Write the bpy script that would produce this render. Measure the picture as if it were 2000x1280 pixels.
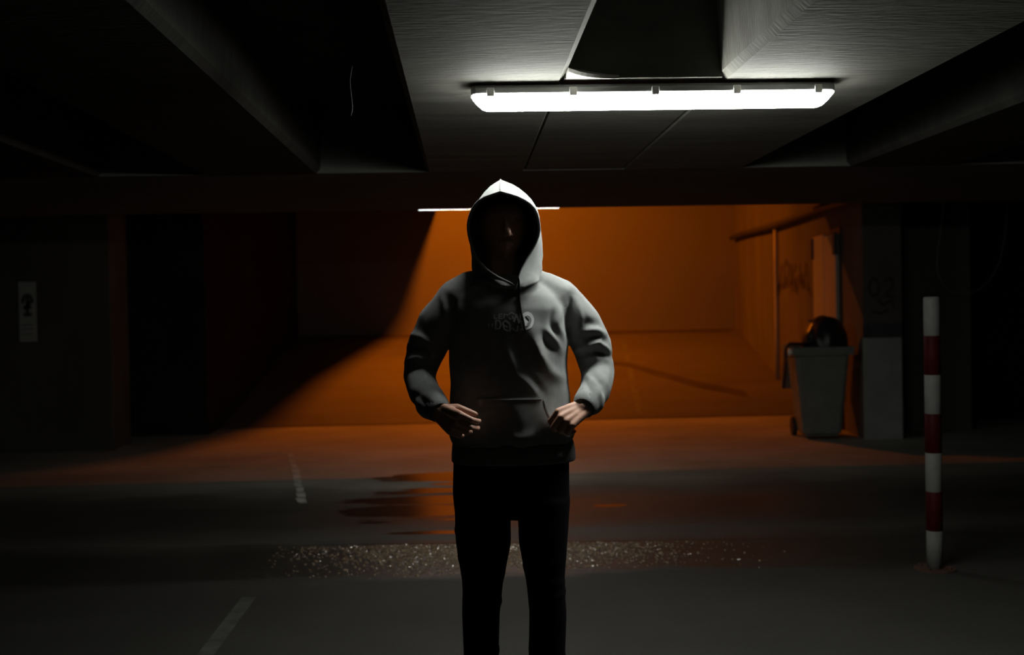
import bpy, bmesh, math, random
import numpy as np
from mathutils import Vector, Matrix
from mathutils.bvhtree import BVHTree

random.seed(4); RNG = np.random.default_rng(4)
for o in list(bpy.data.objects): bpy.data.objects.remove(o, do_unlink=True)
S = bpy.context.scene
C = S.collection

# ------------------------------------------------------------------ camera, world, exposure
CAM_H = 1.39
cam_d = bpy.data.cameras.new('camera'); cam = bpy.data.objects.new('camera', cam_d); C.objects.link(cam)
cam_d.sensor_width = 36.0; cam_d.lens = 39.6; cam_d.clip_start = 0.05; cam_d.clip_end = 200
yaw, pitch, roll = math.radians(2.34), math.radians(-0.93), math.radians(1.1)
fw = Vector((math.sin(yaw)*math.cos(pitch), math.cos(yaw)*math.cos(pitch), math.sin(pitch)))
r0 = Vector((math.cos(yaw), -math.sin(yaw), 0)); u0 = r0.cross(fw)
rt = math.cos(roll)*r0 - math.sin(roll)*u0; up = math.sin(roll)*r0 + math.cos(roll)*u0
M = Matrix((rt, up, -fw)).transposed().to_4x4(); M.translation = (0, 0, CAM_H)
cam.matrix_world = M
cam_d.dof.use_dof = True; cam_d.dof.focus_distance = 3.55; cam_d.dof.aperture_fstop = 2.8
S.camera = cam
W = bpy.data.worlds.new('world'); S.world = W; W.use_nodes = True
W.node_tree.nodes['Background'].inputs[0].default_value = (0.5, 0.55, 0.6, 1)
W.node_tree.nodes['Background'].inputs[1].default_value = 0.0
S.view_settings.view_transform = 'Standard'; S.view_settings.look = 'None'
S.view_settings.exposure = 0.0; S.view_settings.gamma = 1.0; S.view_settings.use_curve_mapping = False
LAMP_NEAR = 71.0      # radiance of the near tube light's diffuser
LAMP_FAR = 32.0       # the tube light behind the cross beam
SODIUM = 1280.0       # sodium lamp in the ramp hall

# ------------------------------------------------------------------ materials
def nodes_of(name):
    m = bpy.data.materials.new(name); m.use_nodes = True
    nt = m.node_tree; b = nt.nodes['Principled BSDF']
    return m, nt, b
def N(nt, t, **kw):
    n = nt.nodes.new(t)
    for k, v in kw.items():
        if k.startswith('i_'):
            key = k[2:].replace('_', ' '); n.inputs[key].default_value = v
        else: setattr(n, k, v)
    return n
def ramp(nt, fac, stops, interp='LINEAR'):
    r = nt.nodes.new('ShaderNodeValToRGB'); r.color_ramp.interpolation = interp
    e = r.color_ramp.elements
    while len(e) < len(stops): e.new(0.5)
    for k, (p, c) in zip(e, stops):
        k.position = p; k.color = (c, c, c, 1) if isinstance(c, (int, float)) else (*c, 1)
    nt.links.new(fac, r.inputs[0]); return r
def mixc(nt, fac, a, b, mode='MIX'):
    n = nt.nodes.new('ShaderNodeMix'); n.data_type = 'RGBA'; n.blend_type = mode
    for k, v in ((0, fac), (6, a), (7, b)):
        if hasattr(v, 'links'): nt.links.new(v, n.inputs[k])
        elif isinstance(v, (int, float)): n.inputs[k].default_value = v if k == 0 else (v, v, v, 1)
        else: n.inputs[k].default_value = (*v, 1)
    return n.outputs[2]
def surf(name, col, var=0.25, scale=3.0, rough=0.8, bump=0.1, bscale=40.0, stretch=(1, 1, 1), metal=0.0, dark=None, spec=0.5):
    m, nt, b = nodes_of(name)
    tc = N(nt, 'ShaderNodeTexCoord'); mp = N(nt, 'ShaderNodeMapping'); mp.inputs['Scale'].default_value = stretch
    nt.links.new(tc.outputs['Object'], mp.inputs[0])
    n1 = N(nt, 'ShaderNodeTexNoise', i_Scale=scale, i_Detail=6.0, i_Roughness=0.6)
    nt.links.new(mp.outputs[0], n1.inputs['Vector'])
    lo = tuple(max(0, c*(1-var)) for c in col) if dark is None else dark
    hi = tuple(min(1, c*(1+var)) for c in col)
    r = ramp(nt, n1.outputs['Fac'], [(0.3, lo), (0.7, hi)])
    nt.links.new(r.outputs[0], b.inputs['Base Color'])
    b.inputs['Roughness'].default_value = rough; b.inputs['Metallic'].default_value = metal
    b.inputs['Specular IOR Level'].default_value = spec
    if bump:
        n2 = N(nt, 'ShaderNodeTexNoise', i_Scale=bscale, i_Detail=4.0)
        nt.links.new(mp.outputs[0], n2.inputs['Vector'])
        bp = N(nt, 'ShaderNodeBump', i_Strength=bump, i_Distance=0.01)
        nt.links.new(n2.outputs['Fac'], bp.inputs['Height']); nt.links.new(bp.outputs[0], b.inputs['Normal'])
    return m
def glow(name, col, strength):
    m, nt, b = nodes_of(name)
    b.inputs['Base Color'].default_value = (*[min(1, c*.8) for c in col], 1)
    b.inputs['Emission Color'].default_value = (*col, 1); b.inputs['Emission Strength'].default_value = strength
    # faint unevenness of the diffuser along the tube
    tc = N(nt, 'ShaderNodeTexCoord'); n1 = N(nt, 'ShaderNodeTexNoise', i_Scale=6.0)
    nt.links.new(tc.outputs['Object'], n1.inputs['Vector'])
    r = ramp(nt, n1.outputs['Fac'], [(0, tuple(c*.94 for c in col)), (1, col)])
    nt.links.new(r.outputs[0], b.inputs['Emission Color'])
    return m
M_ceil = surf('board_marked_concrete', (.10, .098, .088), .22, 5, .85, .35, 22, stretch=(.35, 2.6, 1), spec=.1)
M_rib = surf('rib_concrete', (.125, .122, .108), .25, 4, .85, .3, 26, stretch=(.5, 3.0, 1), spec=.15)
M_rib_shade = surf('shade_rib_concrete', (.04, .039, .035), .25, 4, .9, .3, 26, stretch=(.5, 3.0, 1), spec=.08)  # rib concrete again, dimness away from the lamp put into the colour
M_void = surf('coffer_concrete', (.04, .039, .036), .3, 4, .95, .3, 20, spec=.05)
M_wall = surf('raw_wall_concrete', (.075, .07, .06), .25, 1.6, .95, .25, 14, stretch=(1, 1, .5), spec=.1)
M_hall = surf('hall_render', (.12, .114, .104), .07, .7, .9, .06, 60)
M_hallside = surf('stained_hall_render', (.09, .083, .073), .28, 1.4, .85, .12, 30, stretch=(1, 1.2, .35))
M_darkwall = surf('shade_dark_wall', (.018, .017, .016), .3, 1.5, .95, .15, 20, spec=.08)  # near black colour carries the deep shade of these walls
M_plinth = surf('grey_paint', (.30, .32, .30), .2, 3, .6, .08, 30)
M_band = surf('black_band_paint', (.05, .05, .055), .3, 6, .6, .05)
M_ramp = surf('ramp_concrete', (.075, .068, .058), .2, 1.1, .75, .2, 45, stretch=(.6, 1.6, 1))
M_stain = surf('damp_tar', (.05, .04, .03), .3, 3, .5, .3, 40)
M_line = surf('worn_road_paint', (.085, .085, .077), .5, 9, .7, .2, 60)
M_dash = surf('faded_white_line_paint', (.36, .36, .32), .45, 14, .7, .2, 60)
M_spray = surf('black_spray_paint', (.045, .035, .03), .3, 20, .6, 0)
M_pipe = surf('black_pipe', (.03, .026, .022), .2, 8, .5, .05)
M_door = surf('pale_door_paint', (.34, .32, .27), .1, 2, .6, .05, 40, stretch=(1, 1, .3))
M_hinge = surf('dark_hinge_steel', (.04, .035, .03), .2, 10, .5, .05)
M_tray = surf('lamp_tray_grey', (.35, .36, .35), .05, 10, .5, 0)
M_clip = surf('lamp_clip_plastic', (.8, .8, .76), .05, 10, .35, 0)
M_glow = glow('lit_diffuser', (.97, 1.0, .93), LAMP_NEAR)
M_glow2 = glow('lit_diffuser_far', (.97, 1.0, .93), LAMP_FAR)
M_sodium = glow('sodium_bulb', (1.0, .19, .003), SODIUM)
M_white = surf('white_post_paint', (.19, .19, .178), .12, 14, .6, .06, 60, spec=.2)
M_red = surf('red_post_paint', (.045, .003, .004), .25, 14, .6, .06, 60, spec=.1)
M_rust = surf('rusty_steel', (.08, .035, .02), .4, 20, .8, .3, 60)
M_bin = surf('green_grey_bin_plastic', (.15, .17, .15), .15, 5, .5, .06, 50)
M_tyre = surf('wheel_rubber', (.02, .02, .02), .2, 10, .8, .1)
M_bag = surf('black_refuse_sack', (.018, .017, .017), .3, 6, .35, .5, 14)
M_paper = surf('pale_notice_paper', (.34, .34, .31), .08, 8, .7, .02)
M_ink = surf('notice_ink', (.05, .05, .05), .2, 30, .7, 0)
M_steel = surf('thin_grey_wire', (.55, .55, .52), .1, 10, .4, 0, metal=.4)
M_cable = surf('dusty_black_cable', (.13, .13, .125), .2, 10, .5, 0)
M_plaster = surf('pale_mortar', (.5, .49, .45), .15, 20, .85, .2, 60)

def fabric(name, col, bscale=900, bump=.25, var=.12):
    m, nt, b = nodes_of(name)
    tc = N(nt, 'ShaderNodeTexCoord')
    n1 = N(nt, 'ShaderNodeTexNoise', i_Scale=30.0, i_Detail=5.0)
    nt.links.new(tc.outputs['Object'], n1.inputs['Vector'])
    r = ramp(nt, n1.outputs['Fac'], [(.3, tuple(c*(1-var) for c in col)), (.7, tuple(c*(1+var) for c in col))])
    nt.links.new(r.outputs[0], b.inputs['Base Color'])
    b.inputs['Roughness'].default_value = .95; b.inputs['Specular IOR Level'].default_value = .15
    b.inputs['Sheen Weight'].default_value = .25; b.inputs['Sheen Roughness'].default_value = .5
    b.inputs['Sheen Tint'].default_value = (*[min(1, c*3) for c in col], 1)
    n2 = N(nt, 'ShaderNodeTexNoise', i_Scale=bscale, i_Detail=2.0)
    nt.links.new(tc.outputs['Object'], n2.inputs['Vector'])
    bp = N(nt, 'ShaderNodeBump', i_Strength=bump, i_Distance=.002)
    nt.links.new(n2.outputs['Fac'], bp.inputs['Height']); nt.links.new(bp.outputs[0], b.inputs['Normal'])
    return m
M_hoodie = fabric('charcoal_fleece', (.22, .226, .226))
M_rib_knit = fabric('charcoal_rib_knit', (.15, .155, .155), 600, .4)
M_trouser = fabric('black_denim', (.006, .006, .007))
M_cord = fabric('black_cord', (.02, .02, .022))
M_print = fabric('pale_print', (.62, .63, .66), 300, .1, .2)
M_shoe = surf('black_shoe_canvas', (.012, .012, .013), .2, 20, .8, .1)
M_sole = surf('dark_rubber_sole', (.05, .05, .05), .2, 20, .8, .1)
def skin_mat():
    m, nt, b = nodes_of('skin')
    tc = N(nt, 'ShaderNodeTexCoord'); n1 = N(nt, 'ShaderNodeTexNoise', i_Scale=40.0, i_Detail=4.0)
    nt.links.new(tc.outputs['Object'], n1.inputs['Vector'])
    r = ramp(nt, n1.outputs['Fac'], [(.3, (.50, .27, .19)), (.7, (.60, .34, .25))])
    nt.links.new(r.outputs[0], b.inputs['Base Color'])
    b.inputs['Roughness'].default_value = .5
    b.inputs['Subsurface Weight'].default_value = .1; b.inputs['Subsurface Radius'].default_value = (.01, .004, .002)
    return m
M_skin = skin_mat()
M_hair = fabric('dark_hair', (.012, .009, .007))

def floor_mat():
    m, nt, b = nodes_of('wet_garage_concrete')
    L = nt.links.new
    tc = N(nt, 'ShaderNodeTexCoord'); sp = N(nt, 'ShaderNodeSeparateXYZ'); L(tc.outputs['Object'], sp.inputs[0])
    def noise(sc, det, stretch):
        mp = N(nt, 'ShaderNodeMapping'); mp.inputs['Scale'].default_value = stretch
        L(tc.outputs['Object'], mp.inputs[0]); n = N(nt, 'ShaderNodeTexNoise', i_Scale=sc, i_Detail=det, i_Roughness=.6)
        L(mp.outputs[0], n.inputs['Vector']); return n.outputs['Fac']
    def math_(op, a, b_=None, clamp=False):
        n = N(nt, 'ShaderNodeMath', operation=op); n.use_clamp = clamp
        for k, v in ((0, a), (1, b_)):
            if v is None: continue
            if hasattr(v, 'links'): L(v, n.inputs[k])
            else: n.inputs[k].default_value = v
        return n.outputs[0]
    big = noise(.7, 4, (1, 1.2, 1)); mid = noise(2.2, 5, (.6, 1.6, 1)); fine = noise(55, 3, (1, 1, 1)); grit = noise(150, 2, (1, 1, 1))
    # distance along the garage, edges broken up by noise
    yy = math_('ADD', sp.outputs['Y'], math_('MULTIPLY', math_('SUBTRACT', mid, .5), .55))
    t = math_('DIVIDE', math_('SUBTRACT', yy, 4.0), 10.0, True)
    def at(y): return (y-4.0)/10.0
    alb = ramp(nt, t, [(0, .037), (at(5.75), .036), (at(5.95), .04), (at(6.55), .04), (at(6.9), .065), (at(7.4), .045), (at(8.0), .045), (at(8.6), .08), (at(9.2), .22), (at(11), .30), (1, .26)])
    rgh = ramp(nt, t, [(0, .78), (at(5.8), .75), (at(5.98), .34), (at(6.6), .36), (at(6.95), .6), (at(7.3), .42), (at(8.1), .40), (at(8.7), .58), (at(10), .62), (1, .7)])
    grt = ramp(nt, t, [(0, .12), (at(5.8), .12), (at(6.0), 1.0), (at(6.6), 1.0), (at(6.8), .15), (at(7.5), .5), (at(8.1), .35), (at(8.6), .1), (1, .08)])
    # standing water: long shallow pools beside the walkway
    pool_n = noise(.95, 3, (.55, 2.1, 1))
    inx = ramp(nt, math_('ADD', math_('MULTIPLY', sp.outputs['X'], .2), .5), [(.18, 0.), (.36, 1.), (.56, 1.), (.75, 0.)])
    iny = ramp(nt, t, [(at(6.9), 0.), (at(7.4), 1.), (at(9.4), 1.), (at(10.1), 0.)])
    gate = math_('MULTIPLY', inx.outputs[0], iny.outputs[0])
    pool = ramp(nt, math_('MULTIPLY', pool_n, gate), [(.46, 0.), (.52, 1.)])
    best = pool.outputs[0]
    warp = math_('MULTIPLY', math_('SUBTRACT', noise(3.0, 4, (.7, 2.0, 1)), .5), 1.5)
    for cx_, cy_, rx_, ry_ in ((-.10, 9.45, .62, .26), (.0, 9.02, .36, .10), (-.15, 8.28, .85, .20), (.10, 7.82, .62, .15), (.98, 7.85, .14, .05), (-.2, 7.05, .35, .06)):
        ex = math_('DIVIDE', math_('SUBTRACT', sp.outputs['X'], cx_), rx_); ey = math_('DIVIDE', math_('SUBTRACT', sp.outputs['Y'], cy_), ry_)
        rr = math_('ADD', math_('ADD', math_('MULTIPLY', ex, ex), math_('MULTIPLY', ey, ey)), warp)
        bl = ramp(nt, rr, [(.75, 1.), (1.0, 0.)]); best = math_('MAXIMUM', best, bl.outputs[0])
    col = mixc(nt, mid, (.82, .82, .74), (1.15, 1.08, .9))
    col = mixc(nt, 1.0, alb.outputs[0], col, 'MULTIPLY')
    blot = ramp(nt, big, [(.32, .72), (.6, 1.12)])
    col = mixc(nt, 1.0, col, blot.outputs[0], 'MULTIPLY')
    spk = ramp(nt, fine, [(.3, .85), (.7, 1.15)])
    col = mixc(nt, 1.0, col, spk.outputs[0], 'MULTIPLY')
    col = mixc(nt, best, col, (.025, .022, .018))
    L(col, b.inputs['Base Color'])
    r2 = mixc(nt, best, rgh.outputs[0], .2); L(r2, b.inputs['Roughness'])
    b.inputs['Specular IOR Level'].default_value = .5
    film = ramp(nt, t, [(at(5.8), 0.), (at(6.0), .45), (at(6.6), .45), (at(6.8), 0.), (at(7.2), .2), (at(7.7), .5), (at(8.2), .3), (at(8.7), 0.)])
    inx2 = ramp(nt, math_('ADD', math_('MULTIPLY', sp.outputs['X'], .2), .5), [(.22, 0.), (.42, 1.), (.60, 1.), (.85, 0.)])
    brk = ramp(nt, noise(7, 4, (1, 1.6, 1)), [(.38, .15), (.6, 1.)])
    L(math_('MAXIMUM', math_('MULTIPLY', math_('MULTIPLY', film.outputs[0], inx2.outputs[0]), brk.outputs[0]), best), b.inputs['Coat Weight']); b.inputs['Coat Roughness'].default_value = .16; b.inputs['Coat IOR'].default_value = 1.5
    dry = math_('SUBTRACT', 1.0, best)
    h = math_('ADD', math_('MULTIPLY', fine, .7), math_('MULTIPLY', grit, .3))
    bp = N(nt, 'ShaderNodeBump', i_Distance=.006); L(h, bp.inputs['Height'])
    L(math_('MULTIPLY', grt.outputs[0], dry), bp.inputs['Strength'])
    L(bp.outputs[0], b.inputs['Normal']); L(bp.outputs[0], b.inputs['Coat Normal'])
    return m
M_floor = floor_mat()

# ------------------------------------------------------------------ geometry helpers
def link(name, me, mat=None, parent=None, smooth=False):
    me.name = name
    o = bpy.data.objects.new(name, me); C.objects.link(o)
    if mat is not None:
        me.materials.clear(); me.materials.append(mat)
    if smooth:
        me.polygons.foreach_set('use_smooth', [True]*len(me.polygons))
    if parent is not None: o.parent = parent
    return o
def raw(name, verts, faces, mat=None, parent=None, smooth=False):
    me = bpy.data.meshes.new(name); me.from_pydata([tuple(map(float, v)) for v in verts], [], faces); me.update()
    return link(name, me, mat, parent, smooth)
def bm_obj(name, bm, mat, parent=None, smooth=False):
    bmesh.ops.recalc_face_normals(bm, faces=bm.faces[:])
    me = bpy.data.meshes.new(name); bm.to_mesh(me); bm.free()
    return link(name, me, mat, parent, smooth)
def bbox(bm, lo, hi, bevel=0.0, mtx=None):
    r = bmesh.ops.create_cube(bm, size=1.0); vs = r['verts']
    for v in vs:
        v.co = Vector([lo[i] + (v.co[i]+.5)*(hi[i]-lo[i]) for i in range(3)])
    if bevel:
        es = list({e for v in vs for e in v.link_edges})
        out = bmesh.ops.bevel(bm, geom=es, offset=bevel, segments=2, affect='EDGES', profile=.6)
        vs = list({v for f in out['faces'] for v in f.verts} | {v for v in vs if v.is_valid})
    if mtx is not None:
        for v in vs: v.co = mtx @ v.co
    return vs
def box(name, lo, hi, mat, parent=None, bevel=0.0, mtx=None):
    bm = bmesh.new(); bbox(bm, lo, hi, bevel, mtx); return bm_obj(name, bm, mat, parent)
def prism(name, poly, z0, z1, mat, parent=None):
    n = len(poly); v = [(x, y, z0) for x, y in poly] + [(x, y, z1) for x, y in poly]
    f = [tuple(range(n-1, -1, -1)), tuple(range(n, 2*n))] + [(i, (i+1) % n, n+(i+1) % n, n+i) for i in range(n)]
    bm = bmesh.new(); me = bpy.data.meshes.new('t'); me.from_pydata(v, [], f); bm.from_mesh(me); bpy.data.meshes.remove(me)
    return bm_obj(name, bm, mat, parent)
def tube_geo(pts, rad, seg=10):
    pts = [Vector(p) for p in pts]; n = len(pts)
    if isinstance(rad, (int, float)): rad = [rad]*n
    V, Fc = [], []
    up_ = Vector((0, 0, 1)); prev = None
    for i, p in enumerate(pts):
        t = (pts[min(i+1, n-1)]-pts[max(i-1, 0)]).normalized()
        if prev is None:
            a = t.cross(up_ if abs(t.z) < .9 else Vector((1, 0, 0))).normalized()
        else:
            a = (prev - t*prev.dot(t)).normalized()
        prev = a; b_ = t.cross(a)
        for k in range(seg):
            an = 2*math.pi*k/seg
            V.append(p + rad[i]*(math.cos(an)*a + math.sin(an)*b_))
    for i in range(n-1):
        for k in range(seg):
            k2 = (k+1) % seg
            Fc.append((i*seg+k, i*seg+k2, (i+1)*seg+k2, (i+1)*seg+k))
    Fc.append(tuple(range(seg-1, -1, -1))); Fc.append(tuple(range((n-1)*seg, n*seg)))
    return V, Fc
def tube(name, pts, rad, mat, parent=None, seg=10):
    V, Fc = tube_geo(pts, rad, seg); return raw(name, V, Fc, mat, parent, True)
def tag(o, label, cat, group=None):
    o['label'] = label; o['category'] = cat
    if group: o['group'] = group
    return o
def thing(name, loc, label, cat, group=None, rz=0.0):
    o = bpy.data.objects.new(name, None); C.objects.link(o); o.location = loc; o.rotation_euler = (0, 0, rz)
    o.empty_display_size = .1
    return tag(o, label, cat, group)
def struct(o, label=None):
    o['kind'] = 'structure'
    if label: o['label'] = label
    return o
def catmull(pts, n):
    P_ = [np.array(p, float) for p in pts]; P_ = [2*P_[0]-P_[1]] + P_ + [2*P_[-1]-P_[-2]]
    out = []; m = len(P_)-3
    for i in range(n):
        s = i/(n-1)*m; k = min(int(s), m-1); u = s-k
        a, b_, c, d = P_[k:k+4]
        out.append(.5*((2*b_)+(-a+c)*u+(2*a-5*b_+4*c-d)*u*u+(-a+3*b_-3*c+d)*u**3))
    return out

# ------------------------------------------------------------------ the setting: floor
Y_J = 6.70
flo = thing('floor', (0, 0, 0), 'damp grey concrete garage floor with worn lines', 'floor'); del flo['category']; struct(flo)
def slab(pts, z1, z0, mat):
    return prism('slab', pts, z0, z1, mat, flo)
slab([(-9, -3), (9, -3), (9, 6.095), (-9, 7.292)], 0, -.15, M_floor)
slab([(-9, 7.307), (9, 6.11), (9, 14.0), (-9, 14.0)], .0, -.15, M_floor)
prism('expansion_joint', [(-9, 7.28), (9, 6.083), (9, 6.122), (-9, 7.319)], -.16, -.02, M_band, flo)
def painted(name, quads, z=.003, mat=M_line, parent=flo):
    bm = bmesh.new()
    for q in quads:
        vs = [bm.verts.new((p[0], p[1], (p[2] if len(p) > 2 else 0)+z)) for p in q]
        f = bm.faces.new(vs)
    bmesh.ops.recalc_face_normals(bm, faces=bm.faces[:])
    for f in bm.faces:
        if f.normal.z < 0: f.normal_flip()
    r = bmesh.ops.extrude_face_region(bm, geom=bm.faces[:])
    for v in [g for g in r['geom'] if isinstance(g, bmesh.types.BMVert)]: v.co.z -= .0025
    return bm_obj(name, bm, mat, parent)
painted('parking_line', [[(-1.125, 2.2), (-1.055, 2.2), (-1.055, 5.55), (-1.125, 5.55)]])
# broken line going towards the ramp: worn dashes
pts = [(-1.76, 11.2), (-1.62, 10.45), (-1.49, 9.75), (-1.40, 9.25), (-1.31, 8.75), (-1.22, 8.25)]
for k, (a, b_) in enumerate(zip(pts[:-1], pts[1:])):
    for s0, s1 in ((.02, .42), (.52, .93)):
        p = [a[i]+(b_[i]-a[i])*s0 for i in (0, 1)]; q = [a[i]+(b_[i]-a[i])*s1 for i in (0, 1)]
        w = .028 + .012*random.random(); j = random.uniform(-.01, .01)
        painted('line_dash', [[(p[0]-w+j, p[1]), (p[0]+w+j, p[1]), (q[0]+w, q[1]), (q[0]-w*.6, q[1])]], mat=M_dash)
painted('parking_line', [[(-2.78, 11.24), (-1.74, 11.26), (-1.74, 11.30), (-2.78, 11.28)]], mat=M_dash)
# ramp climbing to the back wall
RS = .15
rmp = raw('ramp', [(-3.2, 13.9, -.3), (5.2, 13.9, -.3), (5.2, 20.6, -.3), (-3.2, 20.6, -.3), (-3.2, 13.9, .002), (5.2, 13.9, .002), (5.2, 20.6, 6.7*RS), (-3.2, 20.6, 6.7*RS)],
          [(3, 2, 1, 0), (4, 5, 6, 7), (0, 1, 5, 4), (1, 2, 6, 5), (2, 3, 7, 6), (3, 0, 4, 7)], M_ramp); struct(rmp, 'orange lit concrete ramp climbing to the back wall')
def rz(y): return (y-13.9)*RS
def on_ramp(pts): return [(x, y, rz(y)) for x, y in pts]
painted('ramp_line', [on_ramp([(2.13, 14.05), (2.21, 14.05), (2.60, 17.9), (2.52, 17.9)]), on_ramp([(2.56, 18.3), (2.64, 18.3), (2.80, 19.8), (2.73, 19.8)])], .004, M_line, rmp)
painted('tar_seam', [on_ramp([(1.9, 17.55), (2.4, 17.15), (2.5, 17.4), (1.95, 17.75)]), on_ramp([(2.4, 17.15), (3.2, 15.55), (3.3, 15.95), (2.5, 17.4)]),
                     on_ramp([(3.2, 15.55), (3.75, 14.9), (3.8, 15.3), (3.3, 15.95)])], .005, M_stain, rmp)
painted('ramp_gutter', [on_ramp([(-2.9, 20.08), (4.75, 20.0), (4.8, 20.25), (-2.9, 20.3)])], .005, M_stain, rmp)
painted('ramp_foot_joint', [[(-3, 13.86), (4.3, 13.86), (4.3, 13.96), (-3, 13.96)]], .008, M_stain, rmp)

# wet grit lying in the shallow strip before the joint
gv, gf = [], []
ic = bmesh.new(); bmesh.ops.create_icosphere(ic, subdivisions=1, radius=1.0)
icv = np.array([tuple(v.co) for v in ic.verts]); icf = [tuple(v.index for v in f.verts) for f in ic.faces]; ic.free()
for k in range(7000):
    x = float(RNG.normal(.10, .48)); yj = 6.694-.0665*x
    y = yj - .03 - abs(RNG.normal(0, .33))
    if x < -1.15 or x > 1.9 or y < 5.92+.05*math.sin(3*x): continue
    r_ = RNG.uniform(.0025, .0075)*(1.0 if RNG.random() < .9 else 1.7)
    q = icv*(r_*RNG.uniform(.7, 1.3, 3)*np.array([1, 1, .6]))*(1+.25*RNG.normal(size=(len(icv), 1)))
    an = RNG.uniform(0, 6.28); c_, s_ = math.cos(an), math.sin(an); q = np.stack([q[:, 0]*c_-q[:, 1]*s_, q[:, 0]*s_+q[:, 1]*c_, q[:, 2]], 1)
    b0 = len(gv); gv += [tuple(p) for p in (q+np.array([x, y, r_*.25]))]; gf += [tuple(i+b0 for i in f) for f in icf]
M_grit = surf('wet_grit', (.36, .26, .17), .6, 60, .16, 0, spec=.8)
gr_ = raw('grit', gv, gf, M_grit, flo); gr_['kind'] = 'stuff'

# ------------------------------------------------------------------ walls
RW0, RW1 = (4.02, 11.25), (4.93, 20.4)
def rw(y, off=0.0): return RW0[0] + (RW1[0]-RW0[0])*(y-RW0[1])/(RW1[1]-RW0[1]) - off
w_back = struct(box('wall_back', (-3.3, 20.4, -.2), (5.4, 20.65, 5.9), M_hall), 'smooth orange lit rear wall above the ramp')
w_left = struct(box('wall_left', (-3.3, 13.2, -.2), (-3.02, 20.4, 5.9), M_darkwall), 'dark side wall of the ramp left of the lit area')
w_right = struct(prism('wall_right', [(RW0[0], RW0[1]), (RW1[0], RW1[1]), (5.4, 20.4), (5.4, 11.25+.6), (4.42, 11.25+.6), (4.42, 11.25)], -.2, 5.9, M_hallside), 'stained orange lit side wall behind the bin')
dir_w = Vector((RW1[0]-RW0[0], RW1[1]-RW0[1], 0)).normalized(); nrm_w = Vector((-dir_w.y, dir_w.x, 0))
wall_ang = math.atan2(dir_w.y, dir_w.x)
def wallpt(s, off, z): return Vector((RW0[0], RW0[1], 0)) + dir_w*s + nrm_w*off + Vector((0, 0, z))
def wallbox(name, s0, s1, o0, o1, z0, z1, mat, parent, bevel=0):
    T = Matrix.Translation((RW0[0], RW0[1], 0)) @ Matrix.Rotation(wall_ang, 4, 'Z')
    return box(name, (s0, o0, z0), (s1, o1, z1), mat, parent, bevel, T)
# painted end of that wall, facing the camera
pl = box('plinth_paint', (4.01, 11.235, .0), (4.405, 11.252, 1.03), M_plinth, w_right)
box('plinth_band', (4.01, 11.232, 1.03), (4.405, 11.252, 1.17), M_band, w_right)
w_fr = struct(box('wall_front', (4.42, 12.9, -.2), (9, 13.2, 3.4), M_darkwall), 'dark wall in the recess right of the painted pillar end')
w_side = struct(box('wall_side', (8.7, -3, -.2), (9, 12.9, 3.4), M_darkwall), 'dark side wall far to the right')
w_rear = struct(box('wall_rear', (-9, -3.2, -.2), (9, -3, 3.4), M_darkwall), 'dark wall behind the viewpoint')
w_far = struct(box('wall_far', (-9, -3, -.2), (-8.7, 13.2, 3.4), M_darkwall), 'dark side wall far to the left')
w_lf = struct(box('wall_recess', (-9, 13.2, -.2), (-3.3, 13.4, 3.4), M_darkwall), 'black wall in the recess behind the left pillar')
# concrete pier on the left
pier = struct(box('wall_pier', (-5.6, 11.87, 0), (-3.69, 12.5, 2.75), M_wall, bevel=.015), 'grey concrete pier with a notice at the left edge')
hd = struct(box('wall_header', (-9, 13.0, 2.58), (9, 13.2, 5.9), M_wall), 'concrete header above the ramp mouth')
# hall roof, and an unseen slab added to shade the ramp's left side
struct(box('ceiling_hall', (-3.4, 13.0, 5.8), (5.5, 20.7, 6.0), M_void), 'high dark roof of the ramp hall')
SOD = Vector((-.05, 17.0, 5.2)); ZL = 3.32
blocker_edge = []
# the slab's free edge: where sight lines from the lamp to the edge of the shade cross the slab's underside
for q in [(-4.3, 9.9, 0), (-2.98, 11.52, 0), (-2.40, 13.9, 0), (-2.05, 16.69, .42), (-1.62, 18.8, .73), (-1.27, 20.4, .98), (-1.107, 20.4, 1.19), (-.81, 20.4, 2.2), (-.514, 20.4, 3.12)]:
    k = (SOD.z-ZL)/(SOD.z-q[2]); blocker_edge.append((SOD.x+(q[0]-SOD.x)*k, SOD.y+(q[1]-SOD.y)*k))
blocker_edge.append((blocker_edge[-1][0], 20.4))
blocker_edge.insert(0, (blocker_edge[0][0]-.5, 13.2))
struct(prism('ceiling_blocker', blocker_edge + [(-3.1, 20.4), (-3.1, 13.2)], 3.32, 3.5, M_void), 'unseen slab added to cast the shade on the left of the ramp')

# ------------------------------------------------------------------ ceiling: ribbed slab, cross beam
ZC = 2.12
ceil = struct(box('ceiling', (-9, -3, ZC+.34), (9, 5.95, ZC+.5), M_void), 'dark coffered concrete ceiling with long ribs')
def rib(x0, x1, y0, y1, ch=.022):
    sec = [(x0+ch, ZC), (x1-ch, ZC), (x1, ZC+ch), (x1+.02, ZC+.36), (x0-.02, ZC+.36), (x0, ZC+ch)]
    n = len(sec); v = [(x, y0, z) for x, z in sec]+[(x, y1, z) for x, z in sec]
    f = [tuple(range(n)), tuple(range(2*n-1, n-1, -1))]+[(i, n+i, n+(i+1) % n, (i+1) % n) for i in range(n)]
    me = bpy.data.meshes.new('t'); me.from_pydata(v, [], f); bm = bmesh.new(); bm.from_mesh(me); bpy.data.meshes.remove(me)
    return bm_obj('rib', bm, M_rib if -.3 < x0 < 1 else M_rib_shade, ceil)
ribs = [(-.196, .335), (.835, 1.50), (-1.36, -.747), (-2.45, -1.875), (-3.6, -3.0), (-4.7, -4.1), (-5.8, -5.2), (2.05, 2.65), (3.2, 3.8), (4.35, 4.95), (5.5, 6.1)]
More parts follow.
